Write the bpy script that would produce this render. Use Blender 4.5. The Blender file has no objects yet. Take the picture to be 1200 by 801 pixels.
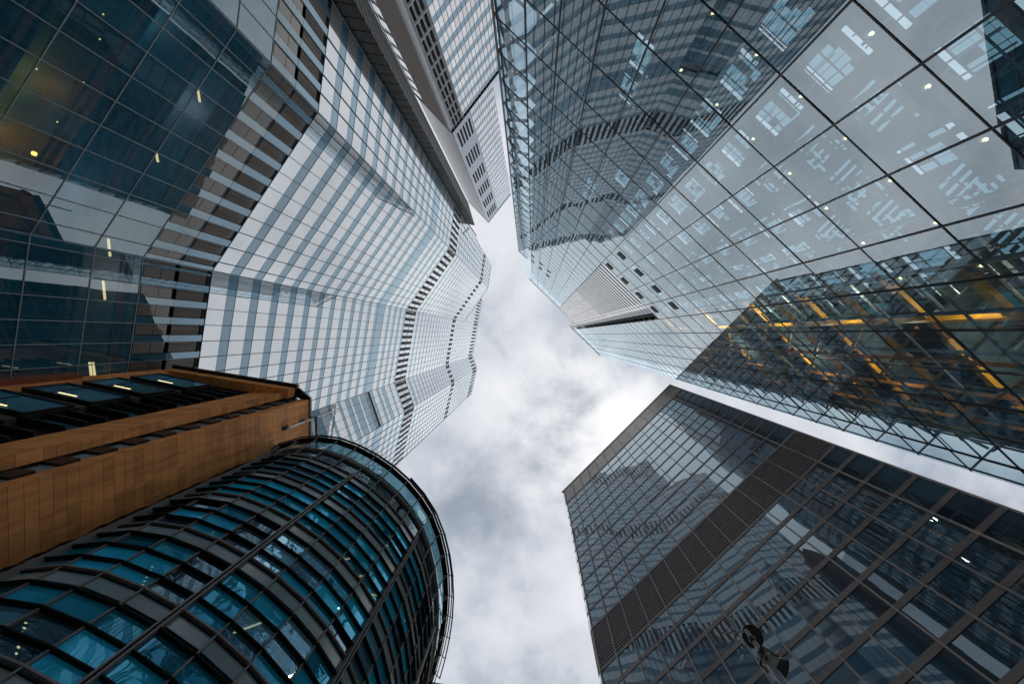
import bpy, math, random
from math import sin, cos, pi, radians as rad
from mathutils import Vector, Matrix
random.seed(11)
R = random.random
EYE = 1.6                      # heights below are metres above eye level; everything is lifted by EYE
GND = -EYE
sc = bpy.context.scene
col = sc.collection

# ------------------------------------------------------------------ camera
CAMROT = ((0.9987526086, -0.00042411307, 0.04993042051),
          (0.00042411307, -0.99985580156, -0.01697634297),
          (0.04993042051, 0.01697634297, -0.99860841018))
FOC = 500.0
CM = Matrix(CAMROT)
cam_d = bpy.data.cameras.new('camera'); cam = bpy.data.objects.new('camera', cam_d); col.objects.link(cam)
cam_d.sensor_width = 36.0; cam_d.lens = 15.0; cam_d.clip_start = 0.05; cam_d.clip_end = 5000
cam.matrix_world = Matrix.Translation((0, 0, EYE)) @ CM.to_4x4()
sc.camera = cam

def project(p):
    q = CM.transposed() @ Vector(p)
    if q.z > -0.01: return None
    return (600 + q.x / -q.z * FOC, 400.5 - q.y / -q.z * FOC)

def shown_area(pts):
    s = []
    for p in pts:
        q = project(p)
        if q is None: return 0
        s.append(q)
    cx = sum(q[0] for q in s) / len(s); cy = sum(q[1] for q in s) / len(s)
    if not (-5 < cx < 1205 and -5 < cy < 806): return 0
    a = 0
    for i in range(len(s)):
        x0, y0 = s[i]; x1, y1 = s[(i + 1) % len(s)]
        a += x0 * y1 - x1 * y0
    return abs(a) / 2

# ------------------------------------------------------------------ materials
def nt(name):
    m = bpy.data.materials.new(name); m.use_nodes = True
    n = m.node_tree; n.nodes.clear()
    return m, n, n.nodes.new, n.links.new

def val_random(N, L):
    """a 0..1 value that differs from panel to panel"""
    g = N('ShaderNodeNewGeometry'); o = N('ShaderNodeObjectInfo')
    a = N('ShaderNodeMath'); a.operation = 'ADD'; L(g.outputs['Random Per Island'], a.inputs[0]); L(o.outputs['Random'], a.inputs[1])
    f = N('ShaderNodeMath'); f.operation = 'FRACT'; L(a.outputs[0], f.inputs[0])
    return f.outputs[0]

def solid(name, c, rough=0.5, metal=0.0, spec=0.5, var=0.12, scale=1.5, bump=0.0, panel=0.0, streak=False):
    m, n, N, L = nt(name)
    out = N('ShaderNodeOutputMaterial'); b = N('ShaderNodeBsdfPrincipled'); L(b.outputs[0], out.inputs[0])
    tc = N('ShaderNodeTexCoord'); mp = N('ShaderNodeMapping'); L(tc.outputs['Object'], mp.inputs[0])
    if streak: mp.inputs['Scale'].default_value = (1, 1, 0.12)
    no = N('ShaderNodeTexNoise'); no.inputs['Scale'].default_value = scale; no.inputs['Detail'].default_value = 6
    L(mp.outputs[0], no.inputs['Vector'])
    mr = N('ShaderNodeMapRange'); L(no.outputs[0], mr.inputs[0])
    mr.inputs[1].default_value = 0.25; mr.inputs[2].default_value = 0.75
    mr.inputs[3].default_value = 1 - var; mr.inputs[4].default_value = 1 + var
    v = mr.outputs[0]
    if panel:
        rv = val_random(N, L); r2 = N('ShaderNodeMapRange'); L(rv, r2.inputs[0])
        r2.inputs[3].default_value = 1 - panel; r2.inputs[4].default_value = 1 + panel
        mm = N('ShaderNodeMath'); mm.operation = 'MULTIPLY'; L(v, mm.inputs[0]); L(r2.outputs[0], mm.inputs[1]); v = mm.outputs[0]
    sc_ = N('ShaderNodeVectorMath'); sc_.operation = 'SCALE'; sc_.inputs[0].default_value = c; L(v, sc_.inputs['Scale'])
    L(sc_.outputs[0], b.inputs['Base Color'])
    b.inputs['Roughness'].default_value = rough; b.inputs['Metallic'].default_value = metal
    b.inputs['Specular IOR Level'].default_value = spec
    if bump:
        bp = N('ShaderNodeBump'); bp.inputs['Strength'].default_value = bump; bp.inputs['Distance'].default_value = 0.02
        L(no.outputs[0], bp.inputs['Height']); L(bp.outputs[0], b.inputs['Normal'])
    return m

def glass(name, base, f0=0.25, tint=(1, 1, 1), wav=0.02, wscale=0.7, clear=False, ctint=(0.8, 0.9, 0.92), rough=0.0,
          vary=0.3, base2=None, thr=0.5, veil=0.0, vcol=(0, 0, 0)):
    """curtain-wall glass: Fresnel mirror over either a see-through or an opaque coloured back"""
    m, n, N, L = nt(name)
    out = N('ShaderNodeOutputMaterial'); mix = N('ShaderNodeMixShader'); L(mix.outputs[0], out.inputs[0])
    fr = N('ShaderNodeFresnel'); r = math.sqrt(f0); fr.inputs['IOR'].default_value = (1 + r) / (1 - r)
    tc = N('ShaderNodeTexCoord'); no = N('ShaderNodeTexNoise'); no.inputs['Scale'].default_value = wscale
    no.inputs['Detail'].default_value = 1.0
    L(tc.outputs['Object'], no.inputs['Vector'])
    bp = N('ShaderNodeBump'); bp.inputs['Strength'].default_value = 1.0; bp.inputs['Distance'].default_value = wav
    L(no.outputs[0], bp.inputs['Height'])
    gl = N('ShaderNodeBsdfGlossy'); gl.inputs['Roughness'].default_value = rough; gl.inputs['Color'].default_value = (*tint, 1)
    L(bp.outputs[0], gl.inputs['Normal'])
    gb = N('ShaderNodeNewGeometry'); iv = N('ShaderNodeMath'); iv.operation = 'SUBTRACT'; iv.inputs[0].default_value = 1.0
    L(gb.outputs['Backfacing'], iv.inputs[1]); fm_ = N('ShaderNodeMath'); fm_.operation = 'MULTIPLY'   # only the outer skin mirrors
    L(fr.outputs[0], fm_.inputs[0]); L(iv.outputs[0], fm_.inputs[1]); L(fm_.outputs[0], mix.inputs[0])
    rv = val_random(N, L)
    if clear:
        t = N('ShaderNodeBsdfTransparent'); t.inputs[0].default_value = (*ctint, 1)
        if veil:        # brightness put into the glass as a diffuse tint
            vd = N('ShaderNodeBsdfDiffuse'); vm = N('ShaderNodeMixShader'); vf = N('ShaderNodeMath'); vf.operation = 'MULTIPLY_ADD'
            sv = N('ShaderNodeVectorMath'); sv.operation = 'SCALE'; sv.inputs[0].default_value = vcol
            vr = N('ShaderNodeMapRange'); L(rv, vr.inputs[0]); vr.inputs[3].default_value = 1 - vary; vr.inputs[4].default_value = 1 + vary; L(vr.outputs[0], sv.inputs['Scale'])
            L(sv.outputs[0], vd.inputs[0]); vm.inputs[0].default_value = veil
            L(t.outputs[0], vm.inputs[1]); L(vd.outputs[0], vm.inputs[2]); L(vm.outputs[0], mix.inputs[1]); n.nodes.remove(vf)
        else: L(t.outputs[0], mix.inputs[1])
    else:
        d = N('ShaderNodeBsdfPrincipled'); d.inputs['Roughness'].default_value = 0.35; d.inputs['Specular IOR Level'].default_value = 0.2
        mr = N('ShaderNodeMapRange'); L(rv, mr.inputs[0]); mr.inputs[3].default_value = 1 - vary; mr.inputs[4].default_value = 1 + vary
        s = N('ShaderNodeVectorMath'); s.operation = 'SCALE'; s.inputs[0].default_value = base; L(mr.outputs[0], s.inputs['Scale'])
        c = s.outputs[0]
        if base2:
            gt = N('ShaderNodeMath'); gt.operation = 'GREATER_THAN'; gt.inputs[1].default_value = thr
            mu = N('ShaderNodeMath'); mu.operation = 'MULTIPLY'; mu.inputs[1].default_value = 7.31; L(rv, mu.inputs[0])
            ff = N('ShaderNodeMath'); ff.operation = 'FRACT'; L(mu.outputs[0], ff.inputs[0]); L(ff.outputs[0], gt.inputs[0])
            mc = N('ShaderNodeMix'); mc.data_type = 'RGBA'; L(gt.outputs[0], mc.inputs[0]); L(c, mc.inputs[6]); mc.inputs[7].default_value = (*base2, 1)
            c = mc.outputs[2]
        L(c, d.inputs['Base Color']); L(d.outputs[0], mix.inputs[1])
    L(gl.outputs[0], mix.inputs[2])
    return m

def emit(name, c, s):
    m, n, N, L = nt(name)
    out = N('ShaderNodeOutputMaterial'); e = N('ShaderNodeEmission'); e.inputs[0].default_value = (*c, 1); e.inputs[1].default_value = s
    L(e.outputs[0], out.inputs[0]); return m

M = dict(
    # faceted tower
    white_glass=glass('pale_coated_glass', (0.28, 0.275, 0.285), f0=0.34, tint=(.88,.95,1), wav=0.003, wscale=0.35, vary=0.24),
    brown_glass=glass('brown_fritted_glass', (0.08, 0.07, 0.06), f0=0.025, vary=0.3, wav=.004),
    blue_spandrel=glass('blue_spandrel_glass', (0.025, 0.12, 0.20), f0=0.12, tint=(0.58, 0.80, 0.96), wav=0.003, wscale=0.35, vary=0.12),
    lobby_glass=glass('clear_lobby_glass', (0, 0, 0), f0=0.13, tint=(0.8, 0.93, 1.0), clear=True, ctint=(0.86, 0.94, 0.96), veil=.36, vcol=(.025, .17, .27), wav=0.004, wscale=0.3),
    frame_blue=solid('blue_grey_frame', (0.10, 0.20, 0.27), 0.5, 0.0),
    frame_light=solid('light_steel_frame', (0.30, 0.37, 0.42), 0.5, spec=.3),
    frame_steel=solid('grey_steel_frame', (0.17, 0.21, 0.24), 0.35, 0.6),
    louvre_brown=solid('brown_grey_louvre', (0.15, 0.135, 0.12), 0.6, 0.0, spec=.2, panel=0.25, scale=4),
    void=solid('black_void', (0.012, 0.012, 0.014), 0.8, spec=.05),
    red_beam=solid('red_brown_beam', (0.60, 0.20, 0.14), 0.6, spec=.2),
    dark_teal=solid('dark_teal_ceiling', (0.05, 0.16, 0.22), 0.6, var=0.4, scale=0.5),
    concrete=solid('grey_concrete', (0.28, 0.28, 0.28), 0.8, bump=0.1),
    plant=solid('dark_plant_opening', (0.08, 0.078, 0.08), 0.8, spec=.05),
    core=solid('dark_core_wall', (0.05, 0.10, 0.125), 0.6, var=0.5, scale=0.4),
    cladding_grey=solid('grey_metal_cladding', (0.34, 0.37, 0.41), 0.4, 0.1, panel=0.1),
    cladding_dark=solid('dark_brown_cladding', (0.060, 0.060, 0.058), 0.5, 0.0, spec=.2, panel=0.3, var=0.35, scale=0.6, streak=True),
    white_clad=solid('white_cladding', (0.80, 0.81, 0.83), 0.4, 0.0, panel=0.05),
    # stacked tower
    rib=solid('brown_ribbed_metal', (0.60, 0.53, 0.50), 0.6, 0.0, spec=.2),
    slot=solid('dark_window_slot', (0.018, 0.016, 0.016), 0.8, spec=.05),
    pale_glass=glass('pale_blue_glass', (0.30, 0.36, 0.42), f0=0.3, wav=0.003, vary=0.5, base2=(0.55, 0.36, 0.22), thr=0.985),
    # steel framed tower
    tower_glass=glass('reflective_clear_glass', (0, 0, 0), f0=0.26, clear=True, ctint=(0.84, 0.94, 0.98), veil=.05, vcol=(.12, .28, .38), tint=(0.77, 0.90, 0.99), wav=0.007, wscale=0.22),
    black=solid('black_metal', (0.015, 0.017, 0.02), 0.4, 0.3),
    yellow=solid('yellow_painted_steel', (0.85, 0.40, 0.02), 0.45, var=0.25),
    ochre=solid('weathered_ochre_steel', (0.46, 0.18, 0.045), 0.5, var=0.5),
    steel_grey=solid('blue_grey_steel', (0.13, 0.19, 0.23), 0.5, 0.0),
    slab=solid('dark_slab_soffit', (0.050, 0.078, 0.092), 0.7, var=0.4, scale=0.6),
    pink_duct=solid('tan_duct', (0.40, 0.22, 0.14), 0.5),
    teal_panel=glass('teal_lift_glass', (0.02, 0.12, 0.17), f0=0.08, tint=(0.5, 0.9, 1), vary=0.8),
    cyan_glow=emit('sky_glow_pane', (0.45, 0.74, 0.90), 0.36),  # no lamp: emission painted in for bright sky seen through
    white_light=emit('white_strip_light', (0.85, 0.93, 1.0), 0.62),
    lamp_warm=emit('warm_lamp', (1.0, 0.80, 0.36), 3.0),
    lamp_amber=emit('amber_lamp', (1.0, 0.50, 0.12), 6.0),
    tube=emit('tube_light', (1.0, 0.72, 0.34), 2.2),
    # dark office tower
    office_glass=glass('dark_office_glass', (0.012, 0.045, 0.080), f0=0.14, tint=(0.68, 0.87, 1.0), wav=0.006, wscale=0.3, vary=0.6, base2=(0.05, 0.045, 0.045), thr=0.8),
    spandrel_brown=solid('brown_grey_spandrel', (0.30, 0.26, 0.265), 0.5, 0.0, spec=.3, panel=0.12),
    louvre_dark=solid('dark_louvre', (0.34, 0.30, 0.31), 0.6, 0.0, spec=.2),
    bull_glass=glass('pale_corner_glass', (0.16, 0.18, 0.20), f0=0.25, vary=0.2),
    # curved building
    blue_glass=glass('cyan_tinted_glass', (0.0, 0.0, 0.0), f0=0.20, tint=(0.20, 0.68, 1.0), clear=True, ctint=(0.78, 0.90, 0.96), veil=.55, vcol=(.03, .60, .90), vary=.8, wav=0.008, wscale=0.8),
    sky_glass=glass('pale_blue_curved_glass', (0, 0, 0), f0=0.34, tint=(0.45, 0.78, 1.0), clear=True, ctint=(0.7, 0.86, 0.95), veil=.45, vcol=(.22, .52, .70), vary=.6, wav=0.02, wscale=1.2),
    smoke_glass=glass('smoky_curved_glass', (0, 0, 0), f0=0.20, tint=(0.5, 0.8, 1.0), clear=True, ctint=(0.6, 0.72, 0.78), veil=.2, vcol=(.05, .08, .10), vary=.5, wav=0.012),
    grey_panel=solid('grey_back_painted_glass', (0.27, 0.36, 0.40), 0.15, 0.0, spec=0.6, panel=0.15),
    fin=solid('black_sunshade', (0.013, 0.012, 0.012), 0.7, spec=.15),
    bronze=solid('dark_bronze_mullion', (0.24, 0.225, 0.235), 0.5, 0.0),
    rim_glass=glass('teal_parapet_glass', (0, 0, 0), f0=0.12, clear=True, ctint=(0.35, 0.52, 0.56), tint=(0.7, 0.9, 1.0)),
    blind=solid('striped_blind', (0.50, 0.66, 0.80), 0.8),
    blind_blue=solid('blue_blind', (0.015, 0.45, 0.78), 0.8, var=.4, scale=2),
    # terracotta building
    terracotta=solid('terracotta_panel', (0.88, 0.36, 0.115), 0.7, panel=0.18, var=0.3, scale=3.0, bump=0.15, streak=True),
    bay_glass=glass('blue_bay_glass', (0.03, 0.17, 0.25), f0=0.22, tint=(0.35, 0.80, 1.0), vary=0.5, wav=0.01),
    bay_frame=solid('black_bay_frame', (0.020, 0.019, 0.020), 0.35, 0.3),
    bay_side=solid('grey_bay_cheek', (0.11, 0.095, 0.095), 0.7),
    copper=solid('red_copper_edge', (0.28, 0.07, 0.03), 0.5),
    # floodlights
    galv=solid('galvanised_steel', (0.50, 0.50, 0.52), 0.45, 0.2, scale=8),
    lamp_body=solid('grey_lamp_housing', (0.55, 0.52, 0.50), 0.45, 0.0, scale=10),
    lamp_dark=solid('black_lamp_shroud', (0.05, 0.04, 0.036), 0.5, scale=10),
    lens=glass('lamp_lens', (0.42, 0.32, 0.28), f0=0.05, rough=0.25),
)

def m_ground():
    m, n, N, L = nt('granite_paving')
    out = N('ShaderNodeOutputMaterial'); b = N('ShaderNodeBsdfPrincipled'); L(b.outputs[0], out.inputs[0])
    tc = N('ShaderNodeTexCoord'); br = N('ShaderNodeTexBrick'); L(tc.outputs['Object'], br.inputs[0])
    br.inputs['Scale'].default_value = 1.0; br.inputs['Color1'].default_value = (0.40, 0.40, 0.40, 1)
    br.inputs['Color2'].default_value = (0.47, 0.46, 0.45, 1); br.inputs['Mortar'].default_value = (0.1, 0.1, 0.1, 1)
    br.inputs['Mortar Size'].default_value = 0.01
    L(br.outputs[0], b.inputs['Base Color']); b.inputs['Roughness'].default_value = 0.7
    return m
M['paving'] = m_ground()

# ------------------------------------------------------------------ mesh collecting
class MB:
    def __init__(s): s.v = []; s.f = []; s.m = []
    def add(s, vs, fs, mi=0):
        o = len(s.v); s.v += [tuple(v) for v in vs]
        for f in fs: s.f.append(tuple(i + o for i in f)); s.m.append(mi)
    def hexa(s, p, mi=0):   # p: 8 corners, 0-3 one side loop, 4-7 the opposite loop
        fs = [(0, 1, 2, 3), (7, 6, 5, 4), (0, 4, 5, 1), (1, 5, 6, 2), (2, 6, 7, 3), (3, 7, 4, 0)]
        q = [Vector(v) for v in p]
        if (q[1] - q[0]).cross(q[3] - q[0]).dot(q[4] - q[0]) > 0: fs = [tuple(reversed(f)) for f in fs]   # faces look outwards
        s.add(p, fs, mi)
    def prism(s, poly, z0, z1, mi=0):
        n = len(poly)
        s.add([(x, y, z0) for x, y in poly] + [(x, y, z1) for x, y in poly],
              [tuple(range(n - 1, -1, -1)), tuple(range(n, 2 * n))] + [(i, (i + 1) % n, n + (i + 1) % n, n + i) for i in range(n)], mi)
    def bar(s, a, b, w, h=None, mi=0, up=(0, 0, 1)):
        a = Vector(a); b = Vector(b); d = (b - a); 
        if d.length < 1e-6: return
        d.normalize(); h = h or w
        u = Vector(up)
        if abs(u.dot(d)) > 0.95: u = Vector((1, 0.3, 0))
        x = d.cross(u).normalized() * w / 2; y = x.cross(d).normalized() * h / 2
        s.hexa([a - x - y, a + x - y, a + x + y, a - x + y, b - x - y, b + x - y, b + x + y, b - x + y], mi)
    def tube(s, pts, rads, seg=16, mi=0, caps=True):
        rings = []
        for i, p in enumerate(pts):
            p = Vector(p); d = (Vector(pts[min(i + 1, len(pts) - 1)]) - Vector(pts[max(i - 1, 0)])).normalized()
            u = Vector((0, 0, 1)) if abs(d.z) < 0.9 else Vector((1, 0, 0))
            x = d.cross(u).normalized(); y = x.cross(d)
            rings.append([p + (x * cos(2 * pi * k / seg) + y * sin(2 * pi * k / seg)) * rads[i] for k in range(seg)])
        vs = [v for r in rings for v in r]; fs = []
        for i in range(len(rings) - 1):
            for k in range(seg):
                fs.append((i * seg + k, i * seg + (k + 1) % seg, (i + 1) * seg + (k + 1) % seg, (i + 1) * seg + k))
        if caps: fs += [tuple(range(seg - 1, -1, -1)), tuple((len(rings) - 1) * seg + k for k in range(seg))]
        s.add(vs, fs, mi)
    def build(s, name, mats, parent=None, smooth=False, label=None, kind=None):
        if not s.v: return None
        me = bpy.data.meshes.new(name)
        base = parent_loc(parent)
        me.from_pydata([(x - base[0], y - base[1], z + EYE - base[2]) for x, y, z in s.v], [], s.f)
        mats = mats if isinstance(mats, (list, tuple)) else [mats]
        for q in mats: me.materials.append(q)
        me.polygons.foreach_set('material_index', s.m)
        if smooth: me.polygons.foreach_set('use_smooth', [True] * len(s.f))
        me.update()
        o = bpy.data.objects.new(name, me); col.objects.link(o)
        if parent is not None: o.parent = parent
        if label: o['label'] = label
        if kind: o['kind'] = kind
        return o

LOC = {}
def parent_loc(p):
    if p is None: return (0, 0, 0)
    return LOC.get(p.name, (0, 0, 0))

def thing(name, loc, label, cat, group=None):
    o = bpy.data.objects.new(name, None); col.objects.link(o)
    o.location = loc; o.empty_display_size = 1
    LOC[o.name] = loc
    o['label'] = label; o['category'] = cat
    if group: o['group'] = group
    return o
def sub(parent_obj):           # a part that will carry sub-parts shares its thing's origin
    LOC[parent_obj.name] = LOC[parent_obj.parent.name]
    return parent_obj

class Face:
    """a vertical facade plane: u along it, z up, d outwards (towards the eye)"""
    def __init__(s, p0, p1):
        s.o = Vector((p0[0], p0[1], 0)); d = Vector((p1[0] - p0[0], p1[1] - p0[1], 0)); s.L = d.length; s.u = d.normalized()
        s.n = Vector((s.u.y, -s.u.x, 0))
        if s.n.dot(-s.o) < 0: s.n = -s.n
    def p(s, u, z, d=0): return s.o + s.u * u + s.n * d + Vector((0, 0, z))
    def box(s, mb, u0, u1, z0, z1, d0, d1, mi=0):
        mb.hexa([s.p(u0, z0, d0), s.p(u1, z0, d0), s.p(u1, z1, d0), s.p(u0, z1, d0),
                 s.p(u0, z0, d1), s.p(u1, z0, d1), s.p(u1, z1, d1), s.p(u0, z1, d1)], mi)
    def pane(s, u0, u1, z0, z1, d=0, tilt=0.0, th=0.03):
        """a glass pane, very slightly out of true"""
        a, b = (R() - .5) * 2 * tilt, (R() - .5) * 2 * tilt
        w, h = (u1 - u0) / 2, (z1 - z0) / 2
        q = [(u0, z0, -a * w - b * h), (u1, z0, a * w - b * h), (u1, z1, a * w + b * h), (u0, z1, -a * w + b * h)]
        return [s.p(u, z, d - th + e) for u, z, e in q] + [s.p(u, z, d + e) for u, z, e in q]

class Panes:
    """the 100 panes that show largest become parts of their own, the rest one part"""
    def __init__(s, parent, name, mats, limit=100): s.P = parent; s.n = name; s.mats = mats; s.k = []; s.lim = limit
    def add(s, p8, mi): s.k.append((shown_area(p8[4:]), p8, mi))
    def done(s):
        s.k.sort(key=lambda t: -t[0])
        for a, p, mi in s.k[:s.lim]:
            mb = MB(); mb.hexa(p, 0); mb.build(s.n, s.mats[mi], s.P)
        if len(s.k) > s.lim:
            mb = MB()
            for a, p, mi in s.k[s.lim:]: mb.hexa(p, mi)
            mb.build(s.n, s.mats, s.P, kind='stuff')

def grid(fc, us, zs, mb, w=0.06, h=0.06, d0=-0.03, d1=0.06, mi=0, hd=None):
    """mullions over the whole height, transoms butted between them"""
    for u in us: fc.box(mb, u - w / 2, u + w / 2, zs[0], zs[-1], d0, d1, mi)
    hd = hd if hd is not None else d1 - 0.012
    for z in zs:
        for a, b in zip(us[:-1], us[1:]): fc.box(mb, a + w / 2, b - w / 2, z - h / 2, z + h / 2, d0, hd, mi)

def lin(a, b, n): return [a + (b - a) * i / n for i in range(n + 1)]

# ------------------------------------------------------------------ ground
g = MB(); S = 1500
g.add([(-S, -S, GND), (S, -S, GND), (S, S, GND), (-S, S, GND)], [(0, 1, 2, 3)])
o = g.build('ground', M['paving']); o['kind'] = 'structure'

# ================================================================== 1 FACETED TOWER (upper left)
V0 = (-22.4, -37.2); V1 = (-24.1, -24.9); V2 = (-36.6, -7.3); V3 = (-40.2, 13.9); V4 = (-37.3, 22.4); V5 = (-41.2, 39.3)
SB = (-33.9, -23.3)
LOWROOF = 226.6; TOP = 281.0
T = thing('faceted_glass_tower', (-45, 0, 0), 'tallest blue and white banded glass tower with folded facets and a dark glass lobby', 'tower')
b = MB(); ins = 0.25
def inset(poly, k):   # pull the front corners back into the block
    return [(x - k, y) for x, y in poly]
front = [V0, V1, V2, V3, V4, V5]
back = [(-85, 50), (-85, -52), (-40, -60)]
b.prism(inset(front, 0.3) + back, 38.6, LOWROOF)
b.prism(inset([SB, V2, V3, V4, V5], 0.3) + [(-85, 50), (-85, -30)], LOWROOF, TOP)
b.build('wall', M['cladding_grey'], T)
b = MB(); b.prism([(-40, -50), (-40, -26), (-49, -8), (-53, 14), (-50, 22), (-54, 38), (-80, 45), (-80, -50)], GND, 38.6)
b.build('core_wall', M['core'], T)
LOB = [1.7, 6.3, 10.9, 15.5, 20.1, 24.72, 29.4, 34.0, 38.5]
for z in LOB[:-1]:
    b = MB(); b.prism(inset(front, 1.6) + [(-70, 48), (-70, -50), (-38, -50)], z - 0.45, z)
    b.build('floor_slab', M['dark_teal'], T)
facets = [(V0, V1, LOWROOF, (0, 2.05)), (V1, V2, LOWROOF, (-.33, 2.07)), (V2, V3, TOP, (-1.2, 1.87)), (V3, V4, TOP, (0, 1.8)), (V4, V5, TOP, (0, 1.87)), (SB, V2, TOP, (0, 1.8))]
P = Panes(T, 'window', [M['white_glass'], M['blue_spandrel'], M['lobby_glass'], M['louvre_brown'], M['void'], M['brown_glass']])
storeys = [47.1 + 4.38 * k for k in range(0, 60)]
for fi, (a, c, top, nb) in enumerate(facets):
    fc = Face(a, c); us = [0.0]; q_ = nb[0] + nb[1]
    while q_ < fc.L - .5:
        if q_ > .5: us.append(q_)
        q_ += nb[1]
    us.append(fc.L); fr = MB(); fl_ = MB(); lv = MB(); rb = MB()
    zbase = LOWROOF + 0.2 if fi == 5 else GND
    g2 = 0.035
    if fi != 5:
        # lobby storeys, big clear panes
        zs = [GND] + LOB
        for z0, z1 in zip(zs[:-1], zs[1:]):
            for u0, u1 in zip(us[:-1], us[1:]):
                P.add(fc.pane(u0 + .03, u1 - .03, z0 + .04, z1 - .04, -0.01, 0.0022), 2)
        for z in LOB:
            fc.box(rb, 0.1, fc.L - 0.1, z - 1.25, z - 0.90, -0.60, -0.35, 0)
            fc.box(rb, 0.1, fc.L - 0.1, z - 0.62, z - 0.47, -1.1, -0.35, 1)
            fc.box(rb, 0.1, fc.L - 0.1, z - 1.62, z - 1.50, -0.60, -0.40, 1)
        grid(fc, us, zs, fl_, 0.065, 0.075, -0.04, 0.05)
        fl_.build('lobby_frame', M['frame_light'], T)
        rb.build('edge_beam', [M['red_beam'], M['steel_grey']], T)
        # two storeys of plant louvres with a slim glass strip in each bay
        fc.box(fr, 0, fc.L, 38.66, 46.95, -0.32, -0.28, 1)
        for z0, z1 in ((38.75, 42.2), (42.75, 46.4)):
            for u0, u1 in zip(us[:-1], us[1:]):
                w = u1 - u0
                if z0 < 40:
                    P.add(fc.pane(u0 + .62 * w, u1 - .03, z0 - .18, z1 + .5, 0.0, 0.002), 2)
                    P.add(fc.pane(u0 + .04, u0 + .62 * w - .05, z0 + 1.9, z1, -.06, 0.003), 5)
                    P.add(fc.pane(u0 + .04, u0 + .62 * w - .05, z0, z0 + 1.84, -.06, 0.003), 5); continue
                for k in range(5):
                    q = u0 + 0.05 + k * w * .115
                    fc.box(lv, q, q + w * .095, z0, z1, -0.12, -0.05 + 0.015 * (k % 2))
                if z0 > 40 or fi in (0,):
                    P.add(fc.pane(u0 + w * .62, u1 - .02, z0 - .25, z1 + .55, 0.02, 0.002), 1)
                else:
                    fc.box(lv, u0 + w * .64, u1 - .05, z0, z1, -0.14, -0.04)
        for u in us: fc.box(fr, u - .03, u + .03, 38.6, 47.0, -0.1, 0.045)
        lv.build('louvre', M['louvre_brown'], T)
    # office storeys
    plain = [(97.5, 104.2)]
    plant = [(123.5, 131.8), (192.5, 200.5), (264.0, 277.5)]
    z = 47.1 if fi != 5 else LOWROOF + 0.2
    lev = []
    while z < top - 0.5:
        hit = [q for q in plain if q[0] - 2 < z < q[1] - 1]; ph = [q for q in plant if q[0] - 2.2 < z < q[1] - 1]
        if ph:
            z1 = min(ph[0][1], top - 0.4)
            ns = max(3, int(round(fc.L / (1.75 if z < 150 else 2.1)))); uu = lin(0, fc.L, ns)
            for u0, u1 in zip(uu[:-1], uu[1:]):
                w = u1 - u0
                fc.box(fr, u0 + w * .34, u1 - w * .28, z + 1.5, z1 - 2.0, -0.16, 0.02, 3)
            fc.box(fr, 0, fc.L, z + (z1 - z) * .5 - .1, z + (z1 - z) * .5 + .1, -.1, 0.035, 0)
            lev += [z, z1]
            for u0, u1 in zip(uu[:-1], uu[1:]):   # solid piers between the plant openings
                w = u1 - u0
                P.add(fc.pane(u1 - w * .2 + .01, min(fc.L, u1 + w * .28) - .01, z + .03, z1 - .03, 0.0, 0.0008), 0)
            z = z1; continue
        z1 = min(z + 4.38, top - 0.3)
        if hit: z1 = hit[0][1]
        sp = z + (z1 - z) * (0.64 if not hit else 0.02)
        if fi == 3: sp = z + (z1 - z) * (0.25 + 0.5 * ((int(z) * 7) % 5) / 4)
        if z > 132: sp = z + (z1 - z) * 0.76
        for u0, u1 in zip(us[:-1], us[1:]):
            if not hit: P.add(fc.pane(u0 + g2, u1 - g2, z + .03, sp - .02, 0.0, 0.0008), 0)
            P.add(fc.pane(u0 + g2, u1 - g2, sp + .02, z1 - .03, 0.0, 0.0006), 1)
        lev.append(z); z = z1
    for u in us[1:-1]: fc.box(fr, u - .025, u + .025, max(47.0, zbase), top, -0.1, 0.11)
    for z in lev:
        fc.box(fr, 0, fc.L, z - .025, z + .025, -0.1, 0.03)
    fc.box(fr, 0, fc.L, top - .35, top + .3, -0.3, 0.10, 2)
    fr.build('window_frame', [M['frame_blue'], M['void'], M['cladding_grey'], M['plant']], T)
P.done()
# corner posts
for v, top in ((V0, LOWROOF), (V1, LOWROOF), (V2, TOP), (V3, TOP), (V4, TOP), (V5, TOP)):
    b = MB(); b.tube([(v[0] - .05, v[1], GND), (v[0] - .05, v[1], top)], [.11, .11], 8)
    b.build('corner_post', M['frame_blue'], T)
# lobby lamps: pendants and wall washers seen through the glass
def lobby_lamp_or_fill(x, y, z, r, m, ln=0.0):
    b = MB()
    if ln: b.tube([(x, y - ln * .6, z), (x + .15, y + ln * .6, z)], [r, r], 8)
    else: b.tube([(x, y, z - r), (x, y, z - r * .5), (x, y, z + r * .5), (x, y, z + r)], [r * .3, r, r, r * .3], 10)
    b.build('lamp', m, T)
for x, y, z, e_, c_ in ((-39.5, -15, 27.0, 1300, (1, .33, .06)), (-36, -18.5, 27.3, 800, (1, .36, .08)), (-31, -26, 32.0, 260, (.75, .9, 1)), (-38, -12, 31.8, 260, (.75, .9, 1)),
                    (-33, -22, 36.5, 260, (.8, .92, 1)), (-40.5, -6, 36.3, 260, (1, .85, .65)), (-42.5, 4, 31.8, 260, (.8, .92, 1)), (-42.5, 8, 36.4, 260, (1, .85, .65)), (-30, -33, 31.8, 260, (1, .8, .6))):
    ld = bpy.data.lights.new('lobby_lamp_or_fill', 'POINT'); ld.energy = e_ * .34; ld.color = c_; ld.shadow_soft_size = .8  # point lights added around the visible lamps to brighten the lobby
    lo = bpy.data.objects.new('lobby_lamp_or_fill', ld); col.objects.link(lo); lo.location = (x, y, z + EYE)
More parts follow.
